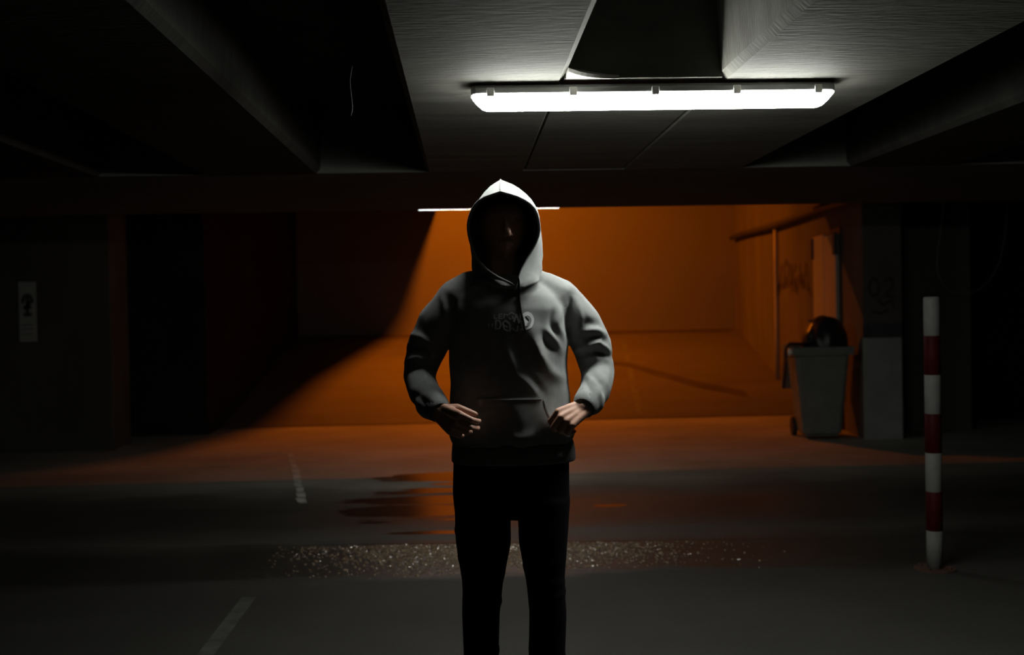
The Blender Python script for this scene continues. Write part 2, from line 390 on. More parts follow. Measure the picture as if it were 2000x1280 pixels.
for x0, x1 in ribs: rib(x0, x1, -3, 5.97)
# cross rib that closes the coffer at the lamp, its corner rounded
box('cross_rib', (.33, 3.60, ZC+.004), (.84, 5.96, ZC+.36), M_rib, ceil)
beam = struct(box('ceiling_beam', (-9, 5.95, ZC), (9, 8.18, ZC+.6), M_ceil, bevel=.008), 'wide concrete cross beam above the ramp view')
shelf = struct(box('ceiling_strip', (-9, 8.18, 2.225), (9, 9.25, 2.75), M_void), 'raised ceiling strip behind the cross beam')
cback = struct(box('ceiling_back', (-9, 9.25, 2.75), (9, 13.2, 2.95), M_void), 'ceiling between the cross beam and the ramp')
# mortar fillet in the coffer corner (curved, catches the light)
fl = []
for k in range(9):
    a = k/8; fl.append((.335 + .17*a, 3.60 - .11*(1-a)**2.6, ZC+.002))
V, Fc = [], []
for (x, y, z) in fl: V += [(x, y, z), (x, 3.602, z), (x, 3.602, z+.03*(1-(x-.335)/.18)+.008), (x, y, z+.012)]
for k in range(8):
    for j in range(4):
        j2 = (j+1) % 4; Fc.append((k*4+j, k*4+j2, (k+1)*4+j2, (k+1)*4+j))
Fc += [(3, 2, 1, 0), (32, 33, 34, 35)]
raw('mortar_fillet', V, Fc, M_plaster, ceil)

# ------------------------------------------------------------------ lamps
def batten(loc, length, mat, label):
    t = thing('tube_light', loc, label, 'lamp', 'tube lights')
    hl = length/2
    # opaque tray
    sec = [(-.048, .003), (-.049, -.012), (-.046, -.015), (.046, -.015), (.049, -.012), (.048, .003), (.03, .016), (-.03, .016)]
    bm = bmesh.new(); rings = []
    for x, k in ((-hl-.002, .5), (-hl+.012, 1), (hl-.012, 1), (hl+.002, .5)):
        rings.append([bm.verts.new((x, y*k, z)) for y, z in sec])
    for a, b_ in zip(rings[:-1], rings[1:]):
        for j in range(8): bm.faces.new((a[j], a[(j+1) % 8], b_[(j+1) % 8], b_[j]))
    bm.faces.new(rings[0]); bm.faces.new(rings[-1][::-1])
    bm_obj('tray', bm, M_tray, t)
    # diffuser: rounded trough with raked ends
    bm = bmesh.new(); rings = []; ns = 11
    for x, k, dz in ((-hl+.001, .35, .0), (-hl+.004, .80, .18), (-hl+.016, .93, .5), (-hl+.034, 1, .88), (-hl+.05, 1, 1), (hl-.05, 1, 1), (hl-.034, 1, .88), (hl-.016, .93, .5), (hl-.004, .8, .18), (hl-.001, .35, 0.)):
        ring = []
        for j in range(ns):
            a = math.pi*j/(ns-1); y = -.046*k*math.copysign(abs(math.cos(a))**.7, math.cos(a)); z = -.016 - .046*dz*abs(math.sin(a))**.8
            ring.append(bm.verts.new((x, y, z)))
        rings.append(ring)
    for a, b_ in zip(rings[:-1], rings[1:]):
        for j in range(ns-1): bm.faces.new((a[j], a[j+1], b_[j+1], b_[j]))
        bm.faces.new((a[ns-1], a[0], b_[0], b_[ns-1]))
    bm.faces.new(rings[0]); bm.faces.new(rings[-1][::-1])
    bm_obj('diffuser', bm, mat, t, True)
    for k in range(5):
        x = -hl + .06 + (length-.12)*k/4
        for s in (-1, 1):
            bm = bmesh.new(); bbox(bm, (x-.012, s*.050-.005, -.024), (x+.012, s*.050+.005, .004), .002); bm_obj('clip', bm, M_clip, t)
    for s in (-1, 1):
        box('bracket', (s*hl*.62-.02, -.02, .010), (s*hl*.62+.02, .02, .024), M_tray, t)
    return t
LY = 3.675
lamp1 = batten((.626, LY, ZC-.022), 1.185, M_glow, 'brightly lit white tube light below the ribs above the hooded person')
lamp2 = batten((.19, 8.44, 2.2054), 1.15, M_glow2, 'tube light mostly hidden behind the cross beam, thin bright edge showing')
# sodium bulkhead lamp over the ramp (out of sight above the beam)
sl = thing('sodium_lamp', SOD, 'orange sodium lamp hanging above the ramp', 'lamp')
aim = Vector((.10, .42, -.90)).normalized(); RF = aim.to_track_quat('Z', 'Y').to_matrix().to_4x4()
bm = bmesh.new(); bmesh.ops.create_circle(bm, cap_ends=True, segments=28, radius=.20); bm.transform(RF)
lens = bm_obj('lens', bm, M_sodium, sl)
V, Fc = tube_geo([(0, 0, .012), (0, 0, -.01), (0, 0, -.06), (0, 0, -.17), (0, 0, -.2)], [.225, .225, .205, .12, .05], 24)
V = V[:]; Fc = Fc[1:] if False else [f for f in Fc if not (len(f) == 24 and 0 in f)]
raw('reflector', [RF @ v for v in V], Fc, M_tray, sl, True)
tube('yoke', [RF @ Vector((0, 0, -.19)), (0, 0, .25), (0, 0, .32)], .018, M_tray, sl)
tube('stem', [(0, 0, .28), (0, 0, .60)], .015, M_tray, sl)
hk = tube('loose_wire', catmull([(-.345, 3.58, 2.46), (-.352, 3.585, 2.30), (-.338, 3.58, 2.20), (-.35, 3.58, 2.12), (-.344, 3.58, 2.04), (-.35, 3.58, 2.01)], 16), .0016, M_cable)
tag(hk, 'short grey wire hanging in the coffer left of the lit lamp', 'wire')

# ------------------------------------------------------------------ fittings on the right wall
pp = tube('wall_pipe', [wallpt(s, .07, 2.44+.018*s+.012*math.sin(s)) for s in np.linspace(-.05, 9.05, 24)], .045, M_pipe)
tag(pp, 'thick black pipe running high along the orange side wall', 'pipe')
cd = tube('conduit', [wallpt(4.74, .04, z) for z in (.32, 1.2, 1.9, 2.46)], .028, M_door)
tag(cd, 'pale vertical conduit on the orange wall left of the scrawled tag', 'pipe')
# double-leaf service door
sd0, sd1 = .93, 2.10
door = thing('door_1', wallpt((sd0+sd1)/2, .0, 0), 'pale narrow double door behind the bin', 'door'); del door['category']; struct(door)
door.rotation_euler = (0, 0, wall_ang)
hw_ = (sd1-sd0)/2
lf = box('door_leaf', (-hw_, .02, .03), (-.012, .06, 2.15), M_door, door, .005)
lf2 = box('door_leaf', (.012, .02, .03), (hw_, .06, 2.18), M_door, door, .005)
box('door_frame', (-hw_-.05, .0, 0), (hw_+.05, .018, 2.22), M_hinge, door)
for par, x in ((lf, -hw_), (lf2, hw_)):
    for z in (.4, 1.92):
        box('hinge', (x-.05, .045, z), (x+.05, .085, z+.24), M_hinge, par, .006)
# tags sprayed on the walls: flat strokes
def strokes(name, lines, width, place, mat, parent):
    bm = bmesh.new()
    for ln in lines:
        p = catmull(ln, max(8, 5*len(ln)))
        for a, b_ in zip(p[:-1], p[1:]):
            d = np.array(b_)-np.array(a); L_ = np.hypot(*d)
            if L_ < 1e-6: continue
            nrm = np.array([-d[1], d[0]])/L_*width/2
            vs = [bm.verts.new(place(*q)) for q in (a-nrm, b_-nrm, b_+nrm, a+nrm)]
            bm.faces.new(vs)
    return bm_obj(name, bm, mat, parent)
# on the side wall: s along wall (far is left in view), z up
tagl = [[(4.9, 1.92), (4.75, 1.55), (4.55, 1.95)], [(4.45, 1.6), (4.4, 1.95), (4.2, 1.9), (4.3, 1.72), (4.45, 1.75)], [(4.1, 1.93), (4.05, 1.55)], [(4.1, 1.75), (3.85, 1.9)], [(3.95, 1.72), (3.8, 1.52)],
        [(3.7, 1.9), (3.55, 1.6), (3.4, 1.88), (3.3, 1.55)], [(3.95, 1.58), (3.6, 1.66), (3.2, 1.5)], [(5.0, 1.62), (4.3, 1.66), (3.5, 1.74)]]
strokes('spray_tag', tagl, .085, lambda s, z: wallpt((s-3.2)*1.45+2.5, .004, z), M_spray, w_right)
tag2 = [[(4.10, 1.62), (4.08, 1.52), (4.14, 1.45), (4.19, 1.54), (4.15, 1.63), (4.10, 1.62)], [(4.24, 1.60), (4.31, 1.63), (4.33, 1.54), (4.25, 1.46), (4.35, 1.44)], [(4.17, 1.43), (4.22, 1.36), (4.30, 1.40), (4.34, 1.32)], [(4.1, 1.30), (4.2, 1.28), (4.28, 1.31)]]
strokes('spray_tag', tag2, .03, lambda x, z: (x, 11.247, z), M_spray, w_right)
# hanging cable loop on the dark wall
cl = tube('cable_loop', catmull([(5.42, 11.0, 2.75), (5.38, 11.0, 2.1), (5.29, 11.0, 1.72), (5.12, 11.0, 1.51), (4.93, 11.0, 1.46), (4.76, 11.0, 1.53), (4.68, 11.0, 1.75), (4.74, 11.0, 2.2), (4.8, 11.0, 2.75)], 44), .0045, M_cable)
tag(cl, 'thin grey cable hanging in a loop right of the striped post', 'cable')

# ------------------------------------------------------------------ notice on the pier
nt_ = thing('notice', (-4.53, 11.87, 1.15), 'pale paper notice on the grey pier at the left edge', 'sign')
box('sheet', (-.09, -.012, 0), (.09, -.003, .62), M_paper, nt_, .002)
strokes('print', [[(-.05, .40), (-.03, .47), (.03, .47), (.05, .40)], [(-.04, .36), (.04, .36)], [(0, .46), (0, .28)], [(-.045, .28), (.045, .28)], [(-.03, .33), (.035, .42)]], .035, lambda x, z: (x, -.0135, z), M_ink, nt_)
for k, w in enumerate((.07, .075, .06)): box('text_line', (-w, -.0142, .17-.045*k), (w*.8, -.012, .178-.045*k), M_ink, nt_)

# ------------------------------------------------------------------ striped post
post = thing('striped_post', (2.405, 5.726, 0), 'red and white striped steel post standing on the right', 'post')
hp = 1.413; rp = .041
for k in range(7):
    z0, z1 = hp*k/7, hp*(k+1)/7
    rr = rp
    prof = [(rr, z0), (rr, z1)]
    rows = [(rr-.0015, z0), (rr, z0+.002), (rr, z1-.002), (rr-.0015, z1)]
    if k == 6: rows = [(rr-.0015, z0), (rr, z0+.002), (rr, z1-.012), (rr*.93, z1-.003), (rr*.75, z1)]
    if k == 0: rows = [(rr*1.0, z0), (rr, z1-.002), (rr-.0015, z1)]
    V, Fc = tube_geo([(0, 0, z) for r_, z in rows], [r_ for r_, z in rows], 28)
    raw('white_band' if k % 2 == 0 else 'red_band', V, Fc, M_white if k % 2 == 0 else M_red, post, True)
V, Fc = tube_geo([(0, 0, 0), (0, 0, .006), (0, 0, .008)], [.105, .105, .09], 24); raw('base_plate', V, Fc, M_rust, post)
for k in range(4):
    a = math.pi/4+k*math.pi/2; V, Fc = tube_geo([(.078*math.cos(a), .078*math.sin(a), .007), (.078*math.cos(a), .078*math.sin(a), .02)], .011, 6); raw('bolt', V, Fc, M_rust, post)

# ------------------------------------------------------------------ wheelie bin with sack
bin_ = thing('wheelie_bin', (3.63, 11.52, 0), 'grey green wheelie bin overflowing beside the painted pillar end', 'bin', rz=math.radians(-6))
def frustum(bm, lo, hi, z0, z1, bev=.03):
    # lo/hi: (hx, hy) half sizes bottom and top
    vs = bbox(bm, (-1, -1, 0), (1, 1, 1))
    for v in vs:
        k = v.co.z; hx = lo[0]+(hi[0]-lo[0])*k; hy = lo[1]+(hi[1]-lo[1])*k
        v.co = Vector((v.co.x*hx, v.co.y*hy, z0+(z1-z0)*k))
    es = list({e for v in vs for e in v.link_edges})
    bmesh.ops.bevel(bm, geom=es, offset=bev, segments=3, affect='EDGES')
bm = bmesh.new(); frustum(bm, (.185, .20), (.265, .27), .04, .90)
bmesh.ops.delete(bm, geom=[f for f in bm.faces if f.calc_center_median().z > .895], context='FACES'); bo = bm_obj('body', bm, M_bin, bin_); bo.modifiers.new('t', 'SOLIDIFY').thickness = -.01
bm = bmesh.new(); frustum(bm, (.285, .29), (.29, .295), .88, .935, .004)
bmesh.ops.delete(bm, geom=[f for f in bm.faces if abs(f.normal.z) > .8 and f.calc_area() > .01], context='FACES'); bo = bm_obj('rim', bm, M_bin, bin_); bo.modifiers.new('t', 'SOLIDIFY').thickness = -.03
box('handle', (-.22, .29, .90), (.22, .325, .93), M_bin, bin_, .01)
for sx in (-1, 1):
    V, Fc = tube_geo([(sx*.19, .22, .1), (sx*.235, .22, .1)], .1, 22); raw('wheel', V, Fc, M_tyre, bin_)
tube('axle', [(-.2, .22, .1), (.2, .22, .1)], .012, M_hinge, bin_)
tube('lug', [(-.30, -.2, .90), (-.335, -.2, .90)], .035, M_clip, bin_, 14)
# lid thrown back, hanging behind
bm = bmesh.new(); bbox(bm, (-.29, 0, -.02), (.29, .5, .02), .012, Matrix.Translation((0, .31, .95)) @ Matrix.Rotation(math.radians(-70), 4, 'X')); bm_obj('lid', bm, M_bin, bin_)
def lumpy(name, center, rad, mat, parent, seed, amp=.12, floorz=None):
    bm = bmesh.new(); bmesh.ops.create_icosphere(bm, subdivisions=4, radius=1.0)
    rs = np.random.default_rng(seed); dirs = rs.normal(size=(26, 3)); dirs /= np.linalg.norm(dirs, axis=1)[:, None]; ph = rs.uniform(0, 6.3, 26); fr = rs.uniform(3, 9, 26)
    for v in bm.verts:
        p = np.array(v.co); k = 1+amp*sum(abs(math.sin(fr[i]*float(p@dirs[i])+ph[i])) for i in range(26))/26*2 - amp
        q = p*k; v.co = Vector((center[0]+q[0]*rad[0], center[1]+q[1]*rad[1], center[2]+q[2]*rad[2]))
        if floorz is not None and v.co.z < floorz: v.co.z = floorz + (v.co.z-floorz)*.1
    return bm_obj(name, bm, mat, parent, True)
sack = thing('refuse_sack', (3.63, 11.52, .90), 'black refuse sack bulging out of the wheelie bin', 'sack', rz=math.radians(-6))
lumpy('sack_body', (.08, .02, .05), (.225, .25, .30), M_bag, sack, 3, .22)
tube('sack_tie', [(-.02, 0, .27), (-.05, -.01, .31), (-.10, -.02, .315)], [.03, .014, .004], M_bag, sack, 8)
# torn edge of the sack hanging down outside the rim
V = []; Fc = []
prof = [(-.05, .075, -.12), (-.30, .062, -.10), (-.335, .055, -.10), (-.345, .05, -.10), (-.35, .085, -.11), (-.352, .07, -.10), (-.358, .045, -.09), (-.365, .012, -.085)]
zz = [.075, .085, .06, 0., -.08, -.17, -.27, -.37]
for (x, w, yc), z in zip(prof, zz):
    for j in range(6):
        u = j/5*2-1; V.append((x-.012*math.sin(5*u+z*9), yc+u*w, z-.015*math.cos(4*u)))
for k in range(7):
    for j in range(5): Fc.append((k*6+j, k*6+j+1, (k+1)*6+j+1, (k+1)*6+j))
fo = raw('sack_flap', V, Fc, M_bag, sack, True); so = fo.modifiers.new('t', 'SOLIDIFY'); so.thickness = .008

# ------------------------------------------------------------------ the person
PX, PY = .128, 3.645
KP = 1.018; ZOFF = CAM_H*(1-KP)
per = thing('person', (PX*KP, PY*KP, ZOFF), 'person in a dark hooded sweatshirt standing under the lamp, hood up, hands at the belly', 'person'); per.scale = (KP, KP, KP); GZ = -ZOFF/KP
def P(px, py, dy=0.0):
    """measured picture position -> local metres (x, z) at depth dy from the body axis"""
    s = 2200.0/(PY+dy)
    X = ((px-909.4)-.0192*(py-606))/s; Z = CAM_H + ((606-py)-.0192*(px-909.4))/s
    return X-PX, Z
def voxel_mesh(V, Fc, size, smooth=4, name='tmp'):
    me = bpy.data.meshes.new(name); me.from_pydata([tuple(map(float, v)) for v in V], [], Fc); me.update()
    bm = bmesh.new(); bm.from_mesh(me); bmesh.ops.recalc_face_normals(bm, faces=bm.faces[:]); bm.to_mesh(me); bm.free()
    o = bpy.data.objects.new(name, me); C.objects.link(o)
    r = o.modifiers.new('r', 'REMESH'); r.mode = 'VOXEL'; r.voxel_size = size; r.adaptivity = 0
    if smooth:
        s = o.modifiers.new('s', 'SMOOTH'); s.factor = .5; s.iterations = smooth
    dg = bpy.context.evaluated_depsgraph_get(); ev = o.evaluated_get(dg)
    out = bpy.data.meshes.new_from_object(ev); bpy.data.objects.remove(o, do_unlink=True); bpy.data.meshes.remove(me)
    return out
class Geo:
    def __init__(s): s.V = []; s.F = []
    def add(s, V, Fc):
        b = len(s.V); s.V += [tuple(v) for v in V]; s.F += [tuple(i+b for i in f) for f in Fc]
    def ball(s, c, r, sq=(1, 1, 1)):
        V, Fc = ICO; s.add([(c[0]+v[0]*r*sq[0], c[1]+v[1]*r*sq[1], c[2]+v[2]*r*sq[2]) for v in V], Fc)
    def chain(s, pts, rads, step=.3):
        for (a, ra), (b, rb) in zip(zip(pts[:-1], rads[:-1]), zip(pts[1:], rads[1:])):
            a = np.array(a, float); b = np.array(b, float); n = max(2, int(np.linalg.norm(b-a)/(min(ra, rb)*step))+1)
            for k in range(n+1):
                t = k/n; s.ball(a+(b-a)*t, ra+(rb-ra)*t)
    def loft(s, secs, n=40, e=2.3):
        """secs: (z, xc, hw, yfront, yback)"""
        V = []
        for z, xc, hw, yf, yb in secs:
            yc = (yf+yb)/2; hy = (yb-yf)/2
            for k in range(n):
                a = 2*math.pi*k/n; c, q = math.cos(a), math.sin(a)
                V.append((xc+hw*math.copysign(abs(c)**(2/e), c), yc+hy*math.copysign(abs(q)**(2/e), q), z))
        Fc = [tuple(range(n-1, -1, -1)), tuple(range((len(secs)-1)*n, len(secs)*n))]
        for i in range(len(secs)-1):
            for k in range(n):
                k2 = (k+1) % n; Fc.append((i*n+k, i*n+k2, (i+1)*n+k2, (i+1)*n+k))
        s.add(V, Fc)
bm = bmesh.new(); bmesh.ops.create_icosphere(bm, subdivisions=2, radius=1.0)
ICO = ([tuple(v.co) for v in bm.verts], [tuple(v.index for v in f.verts) for f in bm.faces]); bm.free()

# arm joints: shoulder, mid upper arm, lower upper arm, elbow, mid forearm, cuff
ARM = {-1: [(-.160, .005, 1.425), (-.222, .012, 1.345), (-.262, .02, 1.262), (-.283, .012, 1.182), (-.262, -.075, 1.128), (-.226, -.150, 1.090)],
       1: [(.180, .005, 1.425), (.243, .012, 1.345), (.283, .02, 1.258), (.298, .012, 1.182), (.280, -.075, 1.126), (.243, -.150, 1.092)]}

# ---- body: one continuous surface (head, neck, trunk, arms, hands, legs)
g = Geo()
hx, hy, hz = -.006, -.002, 1.664
nrot = math.radians(7)
def head_pt(th, ph):
    x, y, z = math.sin(ph)*math.cos(th), math.sin(ph)*math.sin(th), math.cos(ph)
    front = max(0, -y)
    wx = .077*(1 - .30*max(0, -z)**1.3*(.4+.6*front)); wy = .097*(1 - .18*max(0, -z)*(1 if y > 0 else .2)); wz = .118
    X, Y, Z = x*wx, y*wy, z*wz
    for sx in (-1, 1):                                    # eye sockets
        d2 = ((X-sx*.031)/.017)**2+((Z-.012)/.013)**2
        if y < 0: Y += .012*math.exp(-d2)
    if y < 0:
        Y -= .006*math.exp(-((Z-.034)/.012)**2-(X/.05)**2)          # brow
        Y -= .010*math.exp(-((Z+.098)/.016)**2-(X/.024)**2)         # chin
        Y += .004*math.exp(-((Z+.080)/.008)**2-(X/.024)**2)
    return X, Y, Z
V = []; nu, nv = 48, 32
for j in range(nv+1):
    for i in range(nu): V.append(head_pt(2*math.pi*i/nu, math.pi*(j+.001)/(nv+.002)))
Fc = [(j*nu+i, j*nu+(i+1) % nu, (j+1)*nu+(i+1) % nu, (j+1)*nu+i) for j in range(nv) for i in range(nu)]
Fc += [tuple(range(nu)), tuple(range(nv*nu, (nv+1)*nu))[::-1]]
hg = Geo(); hg.add(V, Fc)
hg.chain([(0, -.094, .018), (0, -.108, -.006), (0, -.120, -.026)], [.008, .010, .0125])      # nose ridge and tip
for sx in (-1, 1):
    hg.ball((sx*.011, -.107, -.031), .009)                                                # nostril wings
    hg.ball((sx*.031, -.074, .011), .0125)                                                # eyes
    hg.chain([(sx*.077, .008, .02), (sx*.082, .018, .0), (sx*.077, .008, -.028)], [.011, .013, .009], .4)  # ears
hg.chain([(-.022, -.088, -.060), (0, -.0985, -.057), (.022, -.088, -.060)], [.005, .0065, .005])
hg.chain([(-.018, -.087, -.069), (0, -.0965, -.071), (.018, -.087, -.069)], [.005, .0075, .005])
cr, sr = math.cos(nrot), math.sin(nrot)
tl = math.radians(4)
def hplace(v):
    x, y, z = v; y, z = y*math.cos(tl)-z*math.sin(tl)*-1*-1, z*math.cos(tl)+y*math.sin(tl)
    return (hx + x*cr - y*sr, hy + x*sr + y*cr, hz + z)
g.add([hplace(v) for v in hg.V], hg.F)
g.chain([(-.006, .012, 1.44), (-.012, .0, 1.60)], [.058, .054])
g.loft([(.86, .01, .155, -.09, .09), (1.0, .01, .155, -.10, .09), (1.15, .01, .150, -.095, .09), (1.3, .01, .150, -.095, .09), (1.41, .01, .145, -.07, .075), (1.46, .005, .09, -.05, .06)], 28)
FING = [(.030, .040, .024, .020), (.010, .045, .028, .021), (-.010, .041, .026, .020), (-.029, .032, .020, .017)]
def hand(g, Wp, d, n, bends, tw=(.72, .55, -.35), spread=.10):
    d = np.array(d, float); d /= np.linalg.norm(d); n = np.array(n, float); n -= d*(n@d); n /= np.linalg.norm(n)
    t = np.cross(n, d)
    if t[2] < 0: t = -t                     # thumb side up
    Wp = np.array(Wp, float)
    for k, (off, a, b_, c) in enumerate(FING):
        base = Wp + t*off*.55; kn = Wp + d*(.083-.35*abs(off-.01)) + t*off*1.08 + n*(.004-3*abs(off-.01)**2)
        g.chain([base, (base+kn)/2+n*.001, kn], [.0155, .0135, .0118])
        ang = 0; p = kn; dd = d + t*off*spread/.03*.3; dd /= np.linalg.norm(dd); pts = [p]; rr = [.0108]
        for L_, bnd, r_ in zip((a, b_, c), bends[k], (.0094, .0085, .0068)):
            ang += math.radians(bnd); v = dd*math.cos(ang)-n*math.sin(ang); p = p+v*L_; pts.append(p); rr.append(r_)
        g.chain(pts, rr)
    th = d*tw[0]+t*tw[1]+n*tw[2]
    th = np.array(th, float); th /= np.linalg.norm(th)
    b0 = Wp + t*.016 + d*.012 - n*.006; b1 = b0 + (th*.75+t*.45)*.040; b2 = b1 + th*.034; th2 = th*.85-n*.25+d*.2; th2 /= np.linalg.norm(th2); b3 = b2+th2*.026
    g.chain([b0, b1, b2, b3], [.017, .0128, .0105, .0082])
for sx in (-1, 1):
    a = ARM[sx]; tip = np.array(a[5]); fdir = (tip-np.array(a[4])); fdir /= np.linalg.norm(fdir)
    wr = tip + fdir*.03
    g.chain(a + [wr], [.040, .038, .038, .034, .032, .026, .024])
    if sx < 0:
        hand(g, wr, (.62, -.62, -.40), (-.62, -.74, .20), [(34, 46, 28), (40, 50, 30), (44, 54, 30), (48, 56, 32)], (.75, .10, -.65))
    else:
        hand(g, wr, (-.80, -.38, -.40), (.10, -.72, .66), [(48, 62, 36), (52, 68, 38), (56, 70, 40), (60, 72, 40)], (.75, .05, -.70))
LEG = {}
for sx in (-1, 1):
    ys = [960, 1060, 1140, 1200, 1280, 1340, 1375]
    lo = {-1: [886, 890, 903, 902, 905, 908, 908], 1: [1010, 1013, 1028, 1034, 1033, 1034, 1036]}[sx]
    hi = {-1: [996, 998, 982, 976, 974, 972, 972], 1: [1115, 1108, 1102, 1107, 1105, 1101, 1100]}[sx]
    LEG[sx] = [(P((a+b)/2, y)[0], P((a+b)/2, y)[1], (b-a)/2/603.6) for y, a, b in zip(ys, lo, hi)]
    dy = [0, -.01, -.015, -.005, .005, .01, .01]
    pts = [(x, dy[k], z) for k, (x, z, r) in enumerate(LEG[sx])]
    g.chain(pts, [max(.035, r-.018) if r > .07 else r-.015 for x, z, r in LEG[sx]], .35)
    x, z, r = LEG[sx][-1]; g.chain([(x, .01, .06+GZ), (x+sx*.01, -.05, .045+GZ), (x+sx*.02, -.12, .032+GZ)], [.036, .032, .024])
me = voxel_mesh(g.V, g.F, .0037, 3, 'body'); body = link('body', me, M_skin, per, True)
# short dark hair cap under the hood
hc = Geo(); V = []; Fc = []
for j in range(12):
    for i in range(32):
        th = 2*math.pi*i/32; ph = .02+j/11*(1.55 if math.sin(th) > -.2 else 1.0 + .45*(1+math.sin(th)))
        x, y, z = head_pt(th, ph); V.append(hplace((x*1.06, y*1.05+.002, z*1.05+.003)))
for j in range(11):
    for i in range(32): Fc.append((j*32+i, j*32+(i+1) % 32, (j+1)*32+(i+1) % 32, (j+1)*32+i))
Fc.append(tuple(range(32)))
raw('hair', V, Fc, M_hair, per, True)

# ---- hooded sweatshirt
g = Geo()
g.loft([(.955, .017, .192, -.128, .118), (.985, .016, .203, -.146, .125), (1.03, .012, .200, -.151, .125), (1.09, .008, .192, -.149, .122), (1.15, .006, .186, -.143, .12),
        (1.25, .009, .189, -.134, .12), (1.33, .010, .195, -.130, .122), (1.39, .010, .195, -.122, .12), (1.43, .010, .178, -.105, .115), (1.465, .008, .13, -.085, .10), (1.50, .004, .085, -.06, .08)], 48)
for sx in (-1, 1):
    a = ARM[sx]
    rad = [.066, .064, .066, .057, .053, .043]
    g.chain([(sx*.075+.005, .012, 1.475), (sx*.12+.006, .01, 1.458), a[0]], [.048, .055, .066], .25)
    g.chain(a, rad, .22)
    # bunched cloth above the cuff
    p = np.array(a[4])*.35+np.array(a[5])*.65; g.ball(p+np.array([sx*.006, .0, -.004]), .049)
me = voxel_mesh(g.V, g.F, .0062, 9, 'hoodie')
co = np.empty(len(me.vertices)*3); me.vertices.foreach_get('co', co); co = co.reshape(-1, 3)
no = np.empty(len(me.vertices)*3); me.vertex_normals.foreach_get('vector', no); no = no.reshape(-1, 3)
disp = np.zeros(len(co))
def seg_dist(Q, a, b):
    ab = b-a; t = np.clip(((Q-a)@ab)/(ab@ab), 0, 1); return np.linalg.norm(Q-(a+t[:, None]*ab), axis=1), t
def fold(pts, width, amp, front=True, dyy=-.1):
    """crease or ridge following a measured line on the front of the cloth"""
    global disp
    q = np.array(catmull([P(x, y, dyy) for x, y in pts], 10)); d = np.full(len(co), 9.0); tt = np.zeros(len(co))
    for i, (a, b) in enumerate(zip(q[:-1], q[1:])):
        dd, t = seg_dist(co[:, [0, 2]], a, b); m = dd < d; d[m] = dd[m]; tt[m] = (i+t[m])/9
    w = width/603.6
    k = np.exp(-(d/w)**2)*np.sin(np.pi*np.clip(tt*.86+.07, 0, 1))**.6
    if front: k *= np.clip((.25-no[:, 1])/.5, 0, 1)
    disp += 1.25*amp*k
mm = .001
# right sleeve (picture right)
fold([(1140, 650), (1165, 646), (1186, 655)], 6, 7*mm)
fold([(1132, 684), (1152, 677), (1172, 670), (1182, 660)], 5, 8*mm)
fold([(1170, 671), (1184, 678), (1197, 690)], 4.5, 7*mm)
fold([(1150, 664), (1170, 660), (1188, 667)], 5, -8*mm)
fold([(1140, 697), (1165, 690), (1185, 694), (1203, 700)], 6, -10*mm)
fold([(1135, 640), (1150, 630), (1172, 636)], 7, -5*mm)
fold([(1142, 745), (1152, 765), (1156, 786)], 5, -8*mm)
fold([(1150, 735), (1164, 752), (1170, 772)], 5, 6*mm)
fold([(1165, 740), (1178, 752), (1180, 768)], 5, -6*mm)
fold([(1130, 590), (1138, 620), (1132, 652)], 7, 5*mm)
# armpit and chest, picture right
fold([(1122, 578), (1116, 610), (1114, 655)], 9, -9*mm)
fold([(1096, 612), (1090, 635), (1100, 656)], 7, 6*mm)
fold([(1083, 606), (1078, 630), (1088, 652)], 7, -6*mm)
fold([(1062, 655), (1070, 672), (1086, 684)], 8, -8*mm)
fold([(1068, 645), (1084, 664), (1096, 686)], 7, 7*mm)
fold([(1045, 668), (1052, 690), (1062, 708)], 8, 6*mm)
fold([(1030, 660), (1034, 690), (1048, 716)], 9, -5*mm)
fold([(988, 655), (992, 685), (1000, 712)], 10, 5*mm)
fold([(1005, 660), (1012, 690), (1020, 720)], 9, -4*mm)
fold([(1060, 700), (1075, 725), (1098, 740)], 11, 6*mm)
fold([(1030, 728), (1046, 750), (1064, 772)], 8, -4*mm)
fold([(1012, 735), (1035, 752), (1050, 772)], 9, 5*mm)
# picture left sleeve and chest
fold([(880, 585), (886, 615), (884, 660)], 9, -9*mm)
fold([(800, 655), (822, 660), (850, 680)], 7, 6*mm)
fold([(793, 690), (815, 682), (850, 690)], 7, -8*mm)
fold([(790, 712), (812, 700), (838, 706)], 6, 6*mm)
fold([(862, 578), (868, 600), (872, 625)], 6, 4*mm)
fold([(905, 640), (915, 680), (930, 720)], 11, 5*mm)
fold([(815, 770), (832, 782), (842, 798)], 6, -6*mm)
# pouch and blousing above the hem band
fold([(935, 835), (955, 858), (975, 880)], 12, 7*mm)
fold([(960, 830), (985, 862), (1010, 880)], 10, -6*mm)
fold([(985, 842), (1012, 858), (1045, 842)], 12, 8*mm)
fold([(1010, 878), (1028, 888), (1050, 882)], 7, 6*mm)
fold([(1050, 862), (1075, 850), (1092, 825)], 10, -9*mm)
fold([(1090, 880), (1102, 866), (1116, 856)], 8, 8*mm)
fold([(1076, 886), (1096, 872), (1104, 850)], 7, -6*mm)
fold([(900, 850), (915, 868), (940, 880)], 10, 6*mm)
# collar roll below the hood
fold([(1062, 528), (1045, 548), (1018, 562), (985, 566)], 5, 5*mm)
fold([(1070, 534), (1052, 556), (1020, 572), (985, 576)], 5, -5*mm)
